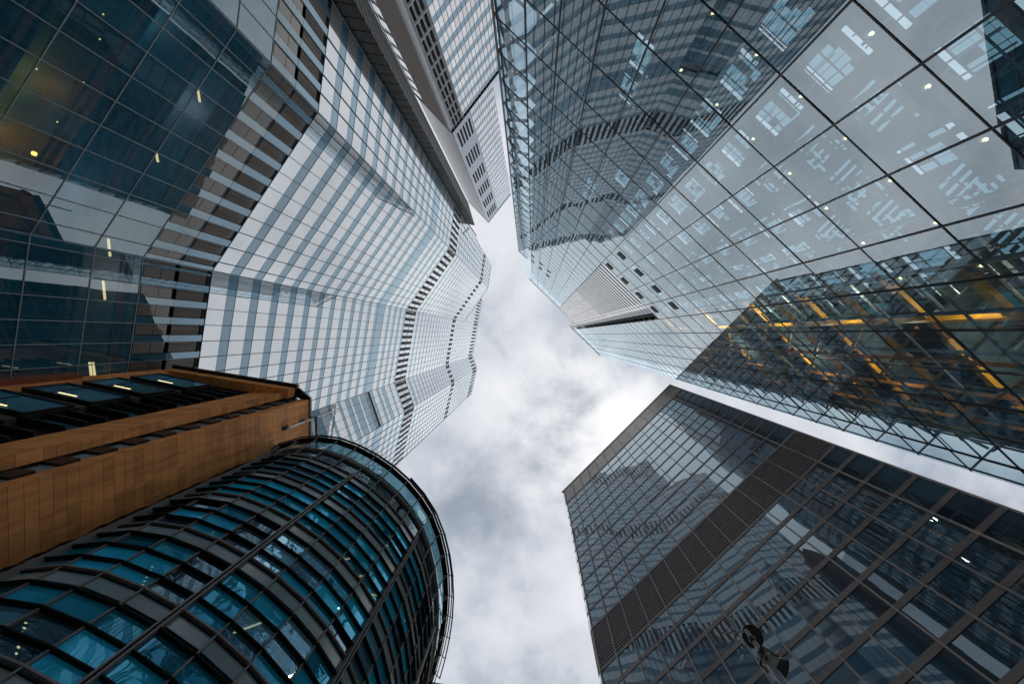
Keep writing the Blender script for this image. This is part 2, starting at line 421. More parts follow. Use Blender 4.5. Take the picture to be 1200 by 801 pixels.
# white plant room strip on the flank
T_b = MB(); T_b.prism([(-22.9, -37.7), (-19.9, -37.1), (-22.1, -44.6), (-27, -50), (-36, -52), (-36, -38.2)], GND, 145)
T_b.build('side_wing', M['cladding_dark'], T)
fcw = Face((-19.9, -37.1), (-22.1, -44.6)); fw2 = Face((-22.75, -37.65), (-19.9, -37.1))
b = MB()
for fcx in (fcw, fw2):
    zz = 4
    while zz < 144:
        fcx.box(b, 0.02, fcx.L - .02, zz, zz + .10, 0.0, 0.05); zz += 2.19
b.build('cladding_joint', M['black'], T)

# roof crane
K = thing('roof_crane', (-23.5, -39.0, 145 + EYE), 'small window cleaning crane on the dark side wing of the tallest tower', 'crane')
b = MB(); b.prism([(-24.2, -39.8), (-22.6, -39.5), (-22.7, -38.5), (-24.3, -38.8)], 145, 147.2); b.build('base', M['steel_grey'], K)
b = MB(); b.bar((-23.4, -39.1, 147.2), (-23.4, -39.1, 150), .4); b.build('mast', M['steel_grey'], K)
b = MB(); b.bar((-24.4, -41.2, 150.1), (-20.2, -34.9, 150.6), .35, .5); b.build('jib', M['steel_grey'], K)
b = MB(); b.bar((-20.6, -35.4, 150.5), (-21.4, -34.2, 176), .10); b.build('hoist_cable', M['black'], K)

# ================================================================== 2 STACKED TOWER (top centre)
A8 = (-30.8, -62.4); B8 = (-21.0, -52.0); C8 = (-10.3, -65.4); D8 = (-20.0, -76.0); C8L = (-7.6, -68.8)
T8 = thing('stacked_block_tower', (-20.5, -64, 0), 'slim tower of two stacked blocks, brown ribbed wall below, smooth white wall above', 'tower')
b = MB(); b.prism([(A8[0] + .1, A8[1] - .3), (B8[0], B8[1] - .35), (C8L[0] - .1, C8L[1] - .3), D8], GND, 110); b.build('lower_wall', M['cladding_grey'], T8)
b = MB(); b.prism([(A8[0] + .45, A8[1] - .3), (B8[0], B8[1] - .75), (C8[0] - .45, C8[1] - .3), D8], 110, 200); b.build('upper_wall', M['white_clad'], T8)
FL = Face(B8, A8); FR = Face(B8, C8L)
ub = Vector((B8[0], B8[1] - .45)); FLu = Face((B8[0], B8[1] - .45), (A8[0] + .35, A8[1])); FRu = Face((B8[0], B8[1] - .45), (C8[0] - .35, C8[1]))
# ribbed wall
rb = MB(); w = FL.L
FL.box(rb, 0.0, 1.2, 0, 110, -.1, .12, 1)
u = 1.3
while u < w * .70:
    FL.box(rb, u, u + .26, 0, 109.5, -.05, .20, 0); FL.box(rb, u + .26, u + .66, 0, 109.5, -.05, .02, 0); u += .66
rb.build('ribbed_wall', [M['rib'], M['cladding_grey']], T8)
P8 = Panes(T8, 'window', [M['pale_glass'], M['white_glass'], M['slot'], M['blue_spandrel']])
sb = MB(); z = 2
while z < 108:
    P8.add(FL.pane(w * .72, w * .86, z, z + 2.6, .02, .006), 1); P8.add(FL.pane(w * .87, w * .955, z + .8, z + 3.1, .02, .006), 1); z += 4.0
FL.box(sb, w * .70, w * .715, 0, 110, -.1, .1); FL.box(sb, w * .965, w, 0, 110, -.1, .1)
# right face, lower block
wr = FR.L; z = 1.0
while z < 108.5:
    for k in range(3):
        u0 = 1.3 + k * 1.15
        P8.add(FR.pane(u0, u0 + .62, z + .45, z + 3.5, -.02, 0), 2)
    FR.box(sb, 1.1, 4.75, z - .12, z + .12, -.05, .10)
    nb = 14; uu = lin(4.9, wr, nb)
    for u0, u1 in zip(uu[:-1], uu[1:]):
        P8.add(FR.pane(u0 + .04, u1 - .04, z + .1, z + 2.5, 0, .004), 0)
        P8.add(FR.pane(u0 + .04, u1 - .04, z + 2.55, z + 3.98, 0, .003), 3)
    z += 4.0
for u in lin(4.9, wr, 14): FR.box(sb, u - .03, u + .03, 0, 109.6, -.05, .07)
for u in (1.1, 2.1, 3.25, 4.4, 4.75): FR.box(sb, u - .05, u + .05, 0, 109.6, -.05, .12)
FR.box(sb, 0, wr, 109.6, 110.2, -.3, .15, 1); FL.box(sb, 0, w, 109.6, 110.2, -.3, .15, 1)
# upper block
for i in range(6):
    zc = 113.5 + i * 14.6
    for k in range(5):
        u0 = 1.1 + k * 1.18
        P8.add(FRu.pane(u0, u0 + .62, zc, zc + 8.2, -.3 + .33, 0), 2)
z = 110.6; wu = FRu.L
FRu.box(sb, 0.02, 7.2, 110.3, 199.4, -.4, .0, 2)
while z < 198:
    uu = lin(7.3, wu, 11)
    for u0, u1 in zip(uu[:-1], uu[1:]):
        P8.add(FRu.pane(u0 + .04, u1 - .04, z + .05, z + 2.6, 0, .003), 0)
        P8.add(FRu.pane(u0 + .04, u1 - .04, z + 2.65, min(z + 3.95, 199.4), 0, .003), 3)
    z += 4.0
for u in lin(7.3, wu, 11): FRu.box(sb, u - .03, u + .03, 110.3, 199.4, -.05, .05)
sb.build('window_frame', [M['cladding_grey'], M['void'], solid('blue_grey_cladding', (0.20, 0.26, 0.33), 0.3, 0.3, panel=0.05)], T8)
P8.done()
# white upper wall panels
pb = MB(); z = 110.4; k = 0
while z < 199:
    z1 = min(z + 4, 199.6); uu = lin(0.02, FLu.L, 6)
    for u0, u1 in zip(uu[:-1], uu[1:]): FLu.box(pb, u0 + .015, u1 - .015, z + .02, z1 - .02, -.35, 0.0)
    z = z1
pb.build('white_cladding', M['white_clad'], T8)
b = MB(); FLu.box(b, -.1, FLu.L, 199.6, 200.3, -.5, .12); FRu.box(b, .0, FRu.L, 199.6, 200.3, -.5, .12); b.build('parapet', M['cladding_grey'], T8)

# ================================================================== 3 STEEL FRAMED GLASS TOWER (upper right)
TV = Vector((0.71506, 0.69907, 0)); NV = Vector((0.69907, -0.71506, 0))
def TN(t, n, z): return TV * t + NV * n + Vector((0, 0, z))
def tn2(t, n): q = TV * t + NV * n; return (q.x, q.y)
TL = thing('steel_framed_glass_tower', (tn2(5, 26)[0], tn2(5, 26)[1], 0), 'broad mirroring glass tower at upper right with yellow steelwork showing through its corner', 'tower')
D = 15.0
LF = Face(tn2(0, D), tn2(10, D))
LEV = [1.6, 5.9, 10.2, 14.56, 18.6, 23.04, 27.7, 32.2, 36.4, 40.65]
while LEV[-1] < 200: LEV.append(LEV[-1] + 4.2)
UT = [-0.2 + 3.05 * k for k in range(-6, 10)]        # -18.5 .. 27.25
TR = 29.5
def left_edge(z): return -18.2 - 2.6 * min(max(z, 0), 129) / 129
def roof(u): return 129.0 if u < -17.4 else (174.0 if u < 8.9 else 204.0)
PL = Panes(TL, 'window', [M['tower_glass'], M['black'], M['cladding_grey']])
fr = MB()
vents = {(1, 55.1), (1, 63.6), (4.05, 55.1), (4.05, 63.6), (7.1, 55.1), (7.1, 63.6), (10.1, 55.1), (10.1, 63.6), (-14.9, 116.0), (-14.9, 124), (-11.8, 115.3), (-11.8, 123), (-8.8, 115.3), (-8.8, 123)}
zz = [GND] + LEV
edges = UT + [TR]
for u0, u1 in zip(edges[:-1], edges[1:]):
    rt = roof((u0 + u1) / 2)
    for z0, z1 in zip(zz[:-1], zz[1:]):
        if z0 >= rt - .5: break
        z1 = min(z1, rt - .2)
        if -0.3 < u0 < 10.7 and z0 > 64: continue     # plant louvre field
        PL.add(LF.pane(u0 + .05, u1 - .05, z0 + .035, z1 - .035, 0, 0.0030), 0)
    for z in LEV:
        if z < rt and not (-0.3 < u0 < 10.7 and z > 64 + 4): LF.box(fr, u0 + .05, u1 - .05, z - .028, z + .028, -.06, .03)
for u in UT:
    LF.box(fr, u - .035, u + .035, GND, roof(u + (.1 if u < 8 else -.1)), -.10, .05)
LF.box(fr, 8.86, 9.06, 100, 204, -.12, .06)
# roof edges
for a, c, z in ((-20.9, -17.3, 129), (-17.3, 8.9, 174), (8.9, TR, 204)):
    LF.box(fr, a, c, z - .2, z + .35, -.4, .08, 1)
fr.build('window_frame', [M['black'], M['cladding_grey']], TL)
for u, z in vents:
    b = MB(); LF.box(b, u - .62, u + .62, z - .75, z + .75, -.02, .07)
    for k in range(6): LF.box(b, u - .56, u + .56, z - .66 + k * .23, z - .58 + k * .23, .07, .10)
    b.build('vent', M['louvre_dark'], TL)
# tall plant louvre field running up to the roof
b = MB(); z = 65.0; k = 0
while z < 173.5:
    pale = z < 104
    LF.box(b, -.1, 8.5, z, z + (.9 if pale else .55), -.12, .035, 0 if pale else 1)
    LF.box(b, -.1, 8.5, z + (.9 if pale else .55), z + (1.9 if pale else 1.0), -.14, -.06, 1 if pale else 2)
    z += 1.9 if pale else 1.0
b.build('louvre', [M['white_glass'], M['pale_glass'], M['white_glass']], TL)
b = MB(); LF.box(b, 8.5, 9.6, 64.9, 203.9, -.14, .0, 1); LF.box(b, 9.6, 10.65, 64.9, 203.9, -.14, .0, 0)
z = 66
while z < 203: LF.box(b, 8.52, 10.63, z, z + .12, .0, .03, 0); z += 2.1
b.build('shaft_cladding', [M['cladding_grey'], M['bull_glass']], TL)
for u in (2.85, 5.9):
    b = MB(); LF.box(b, u - .06, u + .06, 64.9, 173.9, .036, .08); b.build('louvre_rail', M['frame_steel'], TL)
# left lattice bay: leaning edge member, cross bracing, clear glass
lat = MB()
zs_ = [GND] + [z for z in LEV if z < 129] + [129]
for z0, z1 in zip(zs_[:-1], zs_[1:]):
    a0, a1 = left_edge(z0), left_edge(z1); r = -18.55
    def q(u, z, d): return LF.p(u, z, d)
    p8 = [q(a0 + .1, z0 + .04, -.03), q(r, z0 + .04, -.03), q(r, z1 - .04, -.03), q(a1 + .1, z1 - .04, -.03),
          q(a0 + .1, z0 + .04, 0), q(r, z0 + .04, 0), q(r, z1 - .04, 0), q(a1 + .1, z1 - .04, 0)]
    if r - a0 > .3: PL.add(p8, 0)
    lat.bar(q(a0, z0, 0), q(a1, z1, 0), .16, .16)
    lat.bar(q(a0, z1, -.1), q(r, z1, -.1), .10, .10)
    lat.bar(q(a0, z0, -.25), q(r + 1.2, z1, -.25), .20, .20, 1)
    lat.bar(q(a1, z1, -.50), q(r + 2.6, z0, -.50), .24, .24, 1)
    lat.bar(q(a0 + .5, z0, -.9), q(a1 + .5, z1, -.9), .30, .30, 1)
    lat.bar(q(a0, z0 + 2.1, -.7), q(r + 2.4, z0 + 2.1, -.7), .14, .2, 0)
lat.build('edge_lattice', [M['steel_grey'], M['ochre']], TL)
PL.done()
# inner structure
def bar_tn(mb, t0, n0, z0, t1, n1, z1, w, h=None, mi=0): mb.bar(TN(t0, n0, z0), TN(t1, n1, z1), w, h, mi)
rngL = random.Random(5)
for i, z in enumerate(LEV):
    if z > 172: break
    te = 25.2
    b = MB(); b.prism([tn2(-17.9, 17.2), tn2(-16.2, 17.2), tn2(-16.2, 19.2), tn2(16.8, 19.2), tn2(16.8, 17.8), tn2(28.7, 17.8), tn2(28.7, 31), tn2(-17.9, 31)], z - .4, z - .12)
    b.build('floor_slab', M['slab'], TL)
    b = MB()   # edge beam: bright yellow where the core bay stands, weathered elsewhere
    bar_tn(b, 13.6, 17.5, z - .35, 16.35, 17.5, z - .35, .34, .5, 0)
    for ta, tb in ((9.5, 10.7), (18.2, 19.5), (20.7, 22.5), (24.0, 25.8)):
        bar_tn(b, ta, 17.4, z - .35, tb, 17.4, z - .35, .30, .42, 0)
    bar_tn(b, 16.7, 17.45, z - .35, 28.0, 17.45, z - .35, .14, .30, 1)
    if z < 75:
        for t0 in UT[2:-1]:
            for dt_ in (0.0, 1.52): bar_tn(b, t0 + dt_, 17.6 if t0 < 13 else 19.4, z - .62, t0 + dt_, 28, z - .62, .12, .30, 2)
    bar_tn(b, -17.5, 18.6, z - .2, 27.2, 18.6, z - .2, .18, .3, 2)
    bar_tn(b, 13.6, 16.0, z - .3, 27.2, 16.0, z - .3, .10, .16, 2)
    b.build('steel_beam', [M['yellow'], M['ochre'], M['steel_grey']], TL)
    if z < 120:
        b = MB()   # cross bracing in the right hand bays
        z1 = z + 4.2
        for t0, t1 in ((16.7, 19.7), (19.9, 22.7), (22.9, 25.7)):
            bar_tn(b, t0, 16.9, z, t1, 16.9, z1, .20, .20, 0)
        bar_tn(b, 25.9, 16.9, z, 29.1, 16.9, z1, .16, .16, 1); bar_tn(b, 29.1, 17.0, z, 25.9, 17.0, z1, .16, .16, 1)
        bar_tn(b, 25.4, 16.2, z, 29.3, 16.2, z, .10, .10, 1)
        bar_tn(b, 25.4, 16.2, z + 2.1, 29.3, 16.2, z + 2.1, .06, .06, 1)
        bar_tn(b, 29.3, 15.2, z, 29.3, 24, z, .10, .10, 1)
        b.build('brace', [M['ochre'], M['steel_grey'], M['yellow']], TL)
    if z < 75:
        for t0 in [x for x in UT if -10 < x < 24]:
            r = rngL.random()
            b = MB()   # glowing panes standing in for sky seen through, strip lights and ducts
            if t0 < 13:
                if t0 < -4 and r < .85: continue
                nn0 = 18.7 + rngL.random() * .3
                def vp_(a, c, za, zb, mi, off__=0.0):   # an upright glowing pane at the back of the bay
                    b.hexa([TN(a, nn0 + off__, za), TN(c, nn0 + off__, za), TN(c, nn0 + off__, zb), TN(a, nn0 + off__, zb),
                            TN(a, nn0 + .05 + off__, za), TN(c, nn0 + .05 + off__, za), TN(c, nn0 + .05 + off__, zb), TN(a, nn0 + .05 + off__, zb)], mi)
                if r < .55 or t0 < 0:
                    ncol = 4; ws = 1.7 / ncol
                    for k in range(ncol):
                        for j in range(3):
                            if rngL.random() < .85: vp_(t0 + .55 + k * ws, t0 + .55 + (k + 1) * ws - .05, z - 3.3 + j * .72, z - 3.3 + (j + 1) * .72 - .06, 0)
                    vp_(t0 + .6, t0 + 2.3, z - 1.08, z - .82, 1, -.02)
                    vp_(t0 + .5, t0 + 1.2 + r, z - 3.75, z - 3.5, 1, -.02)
                else:
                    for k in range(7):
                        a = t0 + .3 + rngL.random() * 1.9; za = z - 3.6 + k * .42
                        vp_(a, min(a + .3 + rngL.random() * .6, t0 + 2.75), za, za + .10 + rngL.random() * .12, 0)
                    for k in range(5):
                        a = t0 + .4 + k * .48; c = 19.5
                        b.prism([tn2(a, c), tn2(a + .16, c), tn2(a + .16, c + 1.6), tn2(a, c + 1.6)], z - .5, z - .42, 0)
                b.build('sky_glow_and_strips', [M['cyan_glow'], M['white_light']], TL)
                b = MB(); bar_tn(b, t0 + .2, 17.1, z - .6, t0 + 1.9, 17.1, z - .6, .30, .22); b.build('duct', M['pink_duct'], TL)
                b = MB()
                for k in range(4): bar_tn(b, t0 + .3 + .7 * k, 17.6, z - 3.9, t0 + .3 + .7 * k, 17.6, z - .5, .05, .05)
                for k in range(3): bar_tn(b, t0 + .1, 17.65, z - 3.4 + k * 1.05, t0 + 2.9, 17.65, z - 3.4 + k * 1.05, .06, .06)
                b.build('inner_frame', M['steel_grey'], TL)
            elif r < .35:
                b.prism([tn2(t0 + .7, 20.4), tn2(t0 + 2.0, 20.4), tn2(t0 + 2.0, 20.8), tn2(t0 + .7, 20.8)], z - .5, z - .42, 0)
                b.build('flat_sky_glow_and_strips', [M['cyan_glow'], M['white_light']], TL)  # same painted sky glow, laid flat under the slab
    if z < 29:
        for t0 in [x for x in UT if -7 < x < 17]:
            c = TN(t0 + 1.45, 17.9, z - .75)
            b = MB(); b.tube([c + Vector((0, 0, -.10)), c + Vector((0, 0, -.06)), c + Vector((0, 0, .04)), c + Vector((0, 0, .09))], [.03, .075, .075, .02], 10, 0)
            o = b.build('lamp', M['lamp_warm'], TL); sub(o)
            b = MB(); b.tube([c + Vector((0, 0, .06)), c + Vector((0, 0, .12))], [.24, .16], 14); b.build('lamp_shade', M['steel_grey'], o)
for t0 in [x for x in UT if -17 < x < 28]:
    b = MB(); bar_tn(b, t0, 16.3, GND, t0, 16.3, 172 if t0 < 8.9 else 203, .16, .24); b.build('column', M['steel_grey'], TL)
b = MB(); bar_tn(b, 16.5, 17.5, GND, 16.5, 17.5, 203, .42, .42); b.build('column', M['yellow'], TL, label='yellow painted steel column')
for tq in (19.8, 22.8, 25.8):
    b = MB(); bar_tn(b, tq, 17.0, GND, tq, 17.0, 172, .24, .24); b.build('column', M['ochre'], TL)
for t0 in (29.35,):
    for n0 in (15.15, 18, 21, 24):
        b = MB(); bar_tn(b, t0, n0, GND, t0, n0, 203.8, .14, .14); b.build('column', M['black'], TL)
for z in (16, 24, 33, 42, 55, 70):  # fill lights without fittings, added to brighten the steelwork
    for t0 in (15.0, 21.0):
        ld = bpy.data.lights.new('bay_fill', 'POINT'); ld.energy = 330 if z < 40 else 520; ld.color = (1, .84, .58); ld.shadow_soft_size = .5
        lo = bpy.data.objects.new('bay_fill', ld); col.objects.link(lo); q = TN(t0, 18.0, z + EYE); lo.location = q
# teal lift shafts between floors
tp = MB()
for i, z in enumerate(LEV[:-1]):
    if z > 130: break
    for t0 in (17.2, 20.0, 22.8):
        tp.hexa([TN(t0, 20.2, z + .1), TN(t0 + 2.2, 20.2, z + .1), TN(t0 + 2.2, 20.2, z + 3.6), TN(t0, 20.2, z + 3.6),
                 TN(t0, 20.25, z + .1), TN(t0 + 2.2, 20.25, z + .1), TN(t0 + 2.2, 20.25, z + 3.6), TN(t0, 20.25, z + 3.6)])
tp.build('lift_shaft_glass', M['teal_panel'], TL)
b = MB(); b.prism([tn2(-15.5, 26), tn2(24.8, 26), tn2(24.8, 32), tn2(-15.5, 32)], GND, 172); b.prism([tn2(28.45, 17.3), tn2(28.7, 17.3), tn2(28.7, 31), tn2(28.45, 31)], GND, 172); b.build('core_wall', M['core'], TL)
b = MB(); b.prism([tn2(-16.5, 16.6), tn2(25, 16.6), tn2(25, 34), tn2(-16.5, 34)], 173.2, 173.8); b.prism([tn2(9.3, 16.6), tn2(29.2, 16.6), tn2(29.2, 34), tn2(9.3, 34)], 203.2, 203.8)
b.prism([tn2(9.3, 18), tn2(24.8, 18), tn2(24.8, 32), tn2(9.3, 32)], 173.8, 203.2)
b.build('roof', M['cladding_grey'], TL)
b = MB()
for k in range(7):
    bar_tn(b, 14 + k * 2.0, 15.3, 204.2, 14 + k * 2.0, 15.3, 205.4, .12); bar_tn(b, 14 + k * 2.0 - .5, 15.3, 205.4, 14 + k * 2.0 + .5, 15.3, 205.4, .12)
b.build('roof_rail', M['black'], TL)

# ================================================================== 4 DARK OFFICE TOWER (lower right)
T4 = thing('dark_office_tower', (tn2(50, -5)[0], tn2(50, -5)[1], 0), 'dark gridded office tower with a wide louvred band and brown parapet', 'tower')
ST = 36.2
b = MB(); b.prism([tn2(ST + .3, -25.3), tn2(ST + .3, 16.2), tn2(ST + 40, 16.2), tn2(ST + 40, -25.3)], GND, 117.8); b.build('wall', M['louvre_dark'], T4)
SF = Face(tn2(ST, -24.7), tn2(ST, 16.3)); NB = 14; us = lin(0, SF.L, NB); fr = MB(); sp = MB()
P4 = Panes(T4, 'window', [M['office_glass']])
zs = [54.5 - 3.87 * k for k in range(14, -1, -1)]
zs2 = [62.2 + 3.875 * k for k in range(13)]
for zz_ in (zs, zs2):
    hi = zz_ is zs2
    for z0, z1 in zip(zz_[:-1], zz_[1:]):
        h = .42 if hi else .62
        sp = MB()
        for u0, u1 in zip(us[:-1], us[1:]):
            P4.add(SF.pane(u0 + .06, u1 - .06, z0 + h, z1 - .01, -.02, .0065), 0)
            SF.box(sp, u0 + .07, u1 - .07, z0, z0 + h - .015, -.1, .05, 0)
        sp.build('spandrel', M['spandrel_brown'], T4)
for u0, u1 in zip(us[:-1], us[1:]):   # louvre band, one panel per bay
    k = 0; sp = MB()
    while 54.6 + k * .50 < 61.9:
        z = 54.6 + k * .50; SF.box(sp, u0 + .09, u1 - .09, z, z + .22, -.10, .05, 1); k += 1
    SF.box(sp, u0 + .07, u1 - .07, 54.5, 62.2, -.2, -.14, 2)
    sp.build('louvre_panel', [M['spandrel_brown'], M['louvre_dark'], M['void']], T4)
for u in us: SF.box(fr, u - .08, u + .08, GND, 118, -.1, .12)
for z in (54.35, 62.3, 108.6): SF.box(fr, 0, SF.L, z - .12, z + .12, -.1, .07)
fr.build('mullion_grid', solid('pale_brown_mullion', (0.46, 0.41, 0.41), 0.5, spec=.3), T4)
pr = MB()
for u0, u1 in zip(us[:-1], us[1:]):
    SF.box(pr, u0 + .08, u1 - .08, 109.2, 113.2, -.2, .0, 0); SF.box(pr, u0 + .08, u1 - .08, 113.3, 117.9, -.2, .0, 0)
SF.box(pr, 0, SF.L, 108.75, 109.1, -.3, -.1, 1); SF.box(pr, -.9, SF.L + .1, 117.95, 118.4, -.4, .12, 0)
pr.build('parapet', [solid('brown_parapet_panel', (0.30, 0.25, 0.215), 0.4, 0.1, panel=0.3), M['void']], T4)
CF = Face(tn2(ST + .55, -25.6), tn2(ST, -24.72))
for z0, z1 in zip(zs[:-1] + zs2[:-1], zs[1:] + zs2[1:]):
    b = MB()   # bowed corner light, one per storey
    pts = []
    for i in range(5):
        zz_ = z0 + .35 + (z1 - z0 - .7) * i / 4; dd = .16 * sin(pi * (i + .0) / 4) + .02
        pts.append((CF.p(.05, zz_, dd * .6), CF.p(CF.L / 2, zz_, dd + .06), CF.p(CF.L - .05, zz_, dd * .6)))
    vs = [p for r in pts for p in r]; fs = []
    for i in range(4):
        for j in range(2): fs.append((i * 3 + j, i * 3 + j + 1, i * 3 + j + 4, i * 3 + j + 3))
    vs2 = [v - CF.n * .06 for v in vs]; n_ = len(vs)
    fs2 = [tuple(n_ + q for q in reversed(f)) for f in fs]
    b.add(vs + vs2, fs + fs2); b.build('corner_window', M['bull_glass'], T4, smooth=True)
b = MB(); CF.box(b, 0, CF.L, GND, 118, -.5, -.03); b.build('corner_panel', M['spandrel_brown'], T4)
P4.done()

# ================================================================== 5 CURVED BLUE GLASS BUILDING (lower left)
T5 = thing('curved_glass_building', (-17, 24, 0), 'low rounded building with blue glass, black sunshades and a glass parapet ring', 'building')
ctrl = [(-24.6, 11.3), (-22.3, 10.05), (-19.6, 9.45), (-17.2, 9.65), (-14.07, 11.0), (-11.3, 13.1), (-9.2, 15.9), (-8.15, 19.2), (-7.85, 22.6), (-8.2, 26.2), (-9.3, 30.4), (-11.2, 35.0), (-13.6, 39.5)]
def cr(t):
    n = len(ctrl) - 1; i = min(int(t), n - 1); s = t - i
    p0 = ctrl[max(i - 1, 0)]; p1 = ctrl[i]; p2 = ctrl[i + 1]; p3 = ctrl[min(i + 2, n)]
    return tuple(.5 * ((2 * p1[k]) + (-p0[k] + p2[k]) * s + (2 * p0[k] - 5 * p1[k] + 4 * p2[k] - p3[k]) * s * s + (-p0[k] + 3 * p1[k] - 3 * p2[k] + p3[k]) * s ** 3) for k in (0, 1))
fine = [cr(i * .01) for i in range(1200)] + [ctrl[-1]]
acc = [0]
for a, c in zip(fine[:-1], fine[1:]): acc.append(acc[-1] + math.dist(a, c))
def at(s):
    s = min(max(s, 0), acc[-1] - 1e-4)
    lo, hi = 0, len(acc) - 1
    while hi - lo > 1:
        m_ = (lo + hi) // 2
        if acc[m_] <= s: lo = m_
        else: hi = m_
    k = (s - acc[lo]) / max(1e-9, acc[hi] - acc[lo])
    return (fine[lo][0] + (fine[hi][0] - fine[lo][0]) * k, fine[lo][1] + (fine[hi][1] - fine[lo][1]) * k)
sT1 = min(range(len(fine)), key=lambda i: math.dist(fine[i], (-14.07, 11.0))); sT1 = acc[sT1]
sT2 = acc[min(range(len(fine)), key=lambda i: math.dist(fine[i], (-9.2, 15.9)))]
BAY = (sT2 - sT1) / 4
nodes = [(-99, 0.0)]
k = -20
while sT1 + k * BAY < acc[-1]:
    if sT1 + k * BAY > .3: nodes.append((k, sT1 + k * BAY))
    k += 1
pts = [at(s) for _, s in nodes]
def off(i, d):
    p = pts[i]; a = pts[max(i - 1, 0)]; c = pts[min(i + 1, len(pts) - 1)]
    t = Vector((c[0] - a[0], c[1] - a[1])).normalized(); n = Vector((t.y, -t.x))
    if n.dot(Vector((17, -24 + 0))) < 0 and i < 3: n = -n if n.dot(Vector((-p[0], -p[1]))) < 0 else n
    return (p[0] + n.x * d, p[1] + n.y * d)
# make sure 'n' points away from the centre of the drum
_c = (-19.9, 22)
def off(i, d):
    p = pts[i]; a = pts[max(i - 1, 0)]; c = pts[min(i + 1, len(pts) - 1)]
    t = Vector((c[0] - a[0], c[1] - a[1])).normalized(); n = Vector((t.y, -t.x))
    if n.dot(Vector((p[0] - _c[0], p[1] - _c[1]))) < 0: n = -n
    return (p[0] + n.x * d, p[1] + n.y * d)
ROWS = [32.4 - 4.05 * k for k in range(0, 9)]
P5 = Panes(T5, 'window', [M['blue_glass'], M['grey_panel'], M['sky_glass'], M['smoke_glass']])
def ring(mb, d0, d1, z0, z1, mi=0, lo=0, hi=None, base_pts=None):
    hi = len(pts) - 1 if hi is None else hi
    for i in range(lo, hi):
        a0, a1, c0, c1 = off(i, d0), off(i, d1), off(i + 1, d0), off(i + 1, d1)
        mb.hexa([(*a0, z0), (*c0, z0), (*c0, z1), (*a0, z1), (*a1, z0), (*c1, z0), (*c1, z1), (*a1, z1)], mi)
r5 = random.Random(3)
for ri, zt in enumerate(ROWS):
    zb = zt - 4.05
    b = MB(); ring(b, -.05, .13, zt - .04, zt + .04); ring(b, -.05, .09, zt - .19, zt - .12, 1)
    b.build('storey_rail', [M['bronze'], M['fin']], T5)
    for k in range(3):
        zsill = zt - 1.16 - k * 1.09
        b = MB(); ring(b, -.05, .21, zsill - .03, zsill + .03); b.build('sunshade', M['fin'], T5)
    for i in range(len(pts) - 1):
        kind_ = 0 if r5.random() < .5 else (2 if r5.random() < .6 else 3)
        a, c = pts[i], pts[i + 1]; fc = Face(a, c)
        nn = Vector((a[0] - _c[0], a[1] - _c[1], 0))
        if fc.n.dot(nn) < 0: fc.n = -fc.n
        P5.add(fc.pane(.04, fc.L - .04, zt - .82, zt - .04, 0, .004), 1)
        for k in range(3):
            z1 = zt - 1.16 - k * 1.09
            P5.add(fc.pane(.04, fc.L - .04, max(zb + .02, z1 - 1.03), z1 - .03, 0, .014), kind_ if r5.random() < .8 else 0)
    b = MB(); b.prism([off(i, -.6) for i in range(len(pts))] + [(-36, 40), (-36, 13)], zt - .6, zt - .1); b.build('floor_slab', M['dark_teal'], T5)
    # tubes and blinds behind the glass
    for i in range(2, len(pts) - 3):
        x = r5.random()
        if x < .42 and zt > 6:
            p = off(i, -1.6); q_ = off(i, -2.9); p2 = off(i + 1, -1.6)
            mx = (p[0] * .5 + p2[0] * .5, p[1] * .5 + p2[1] * .5)
            b = MB(); b.bar((mx[0], mx[1], zt - .72), (q_[0], q_[1], zt - .72), .07, .05); b.build('tube_light', M['tube'], T5)
        if x > .42 or x < .2:
            a0, a1, c0, c1 = off(i, -.38), off(i, -.33), off(i + 1, -.38), off(i + 1, -.33)
            b = MB(); blue_ = nodes[i][0] >= 1 and nodes[i][0] < 5 or x < .1
            for s_ in range(14):
                z = zt - 1.2 - s_ * .2
                e_ = .19 if blue_ else .08
                b.hexa([(*a0, z), (*c0, z), (*c0, z + e_), (*a0, z + e_), (*a1, z), (*c1, z), (*c1, z + e_), (*a1, z + e_)])
            b.build('blind', M['blind_blue' if blue_ else 'blind'], T5)
P5.done()
for i, (k, s) in enumerate(nodes):
    thick = k % 4 == 0
    w_ = .13 if thick else .07; dd = .28 if thick else .10
    b = MB(); a0 = off(i, -.06); a1 = off(i, dd)
    b.bar((*[(a0[j] + a1[j]) / 2 for j in (0, 1)], GND), (*[(a0[j] + a1[j]) / 2 for j in (0, 1)], 32.45), .01)
    b = MB(); t = Vector((a1[0] - a0[0], a1[1] - a0[1], 0)).normalized(); x = Vector((-t.y, t.x, 0)) * w_ / 2
    A0 = Vector((*a0, 0)); A1 = Vector((*a1, 0)); Z0 = Vector((0, 0, GND)); Z1 = Vector((0, 0, 32.47))
    if thick:
        for sgn in (-1, 1):
            e = x.normalized() * .085 * sgn; y = x.normalized() * .035
            b.hexa([A0 + e - y + Z0, A0 + e + y + Z0, A1 + e + y + Z0, A1 + e - y + Z0, A0 + e - y + Z1, A0 + e + y + Z1, A1 + e + y + Z1, A1 + e - y + Z1])
    else:
        b.hexa([A0 - x + Z0, A0 + x + Z0, A1 + x + Z0, A1 - x + Z0, A0 - x + Z1, A0 + x + Z1, A1 + x + Z1, A1 - x + Z1])
    b.build('mullion', M['bronze'], T5)
b = MB(); b.prism([off(i, -7) for i in range(1, len(pts) - 1)] + [(-36, 38), (-36, 18)], GND, 36); b.build('core_wall', M['core'], T5)
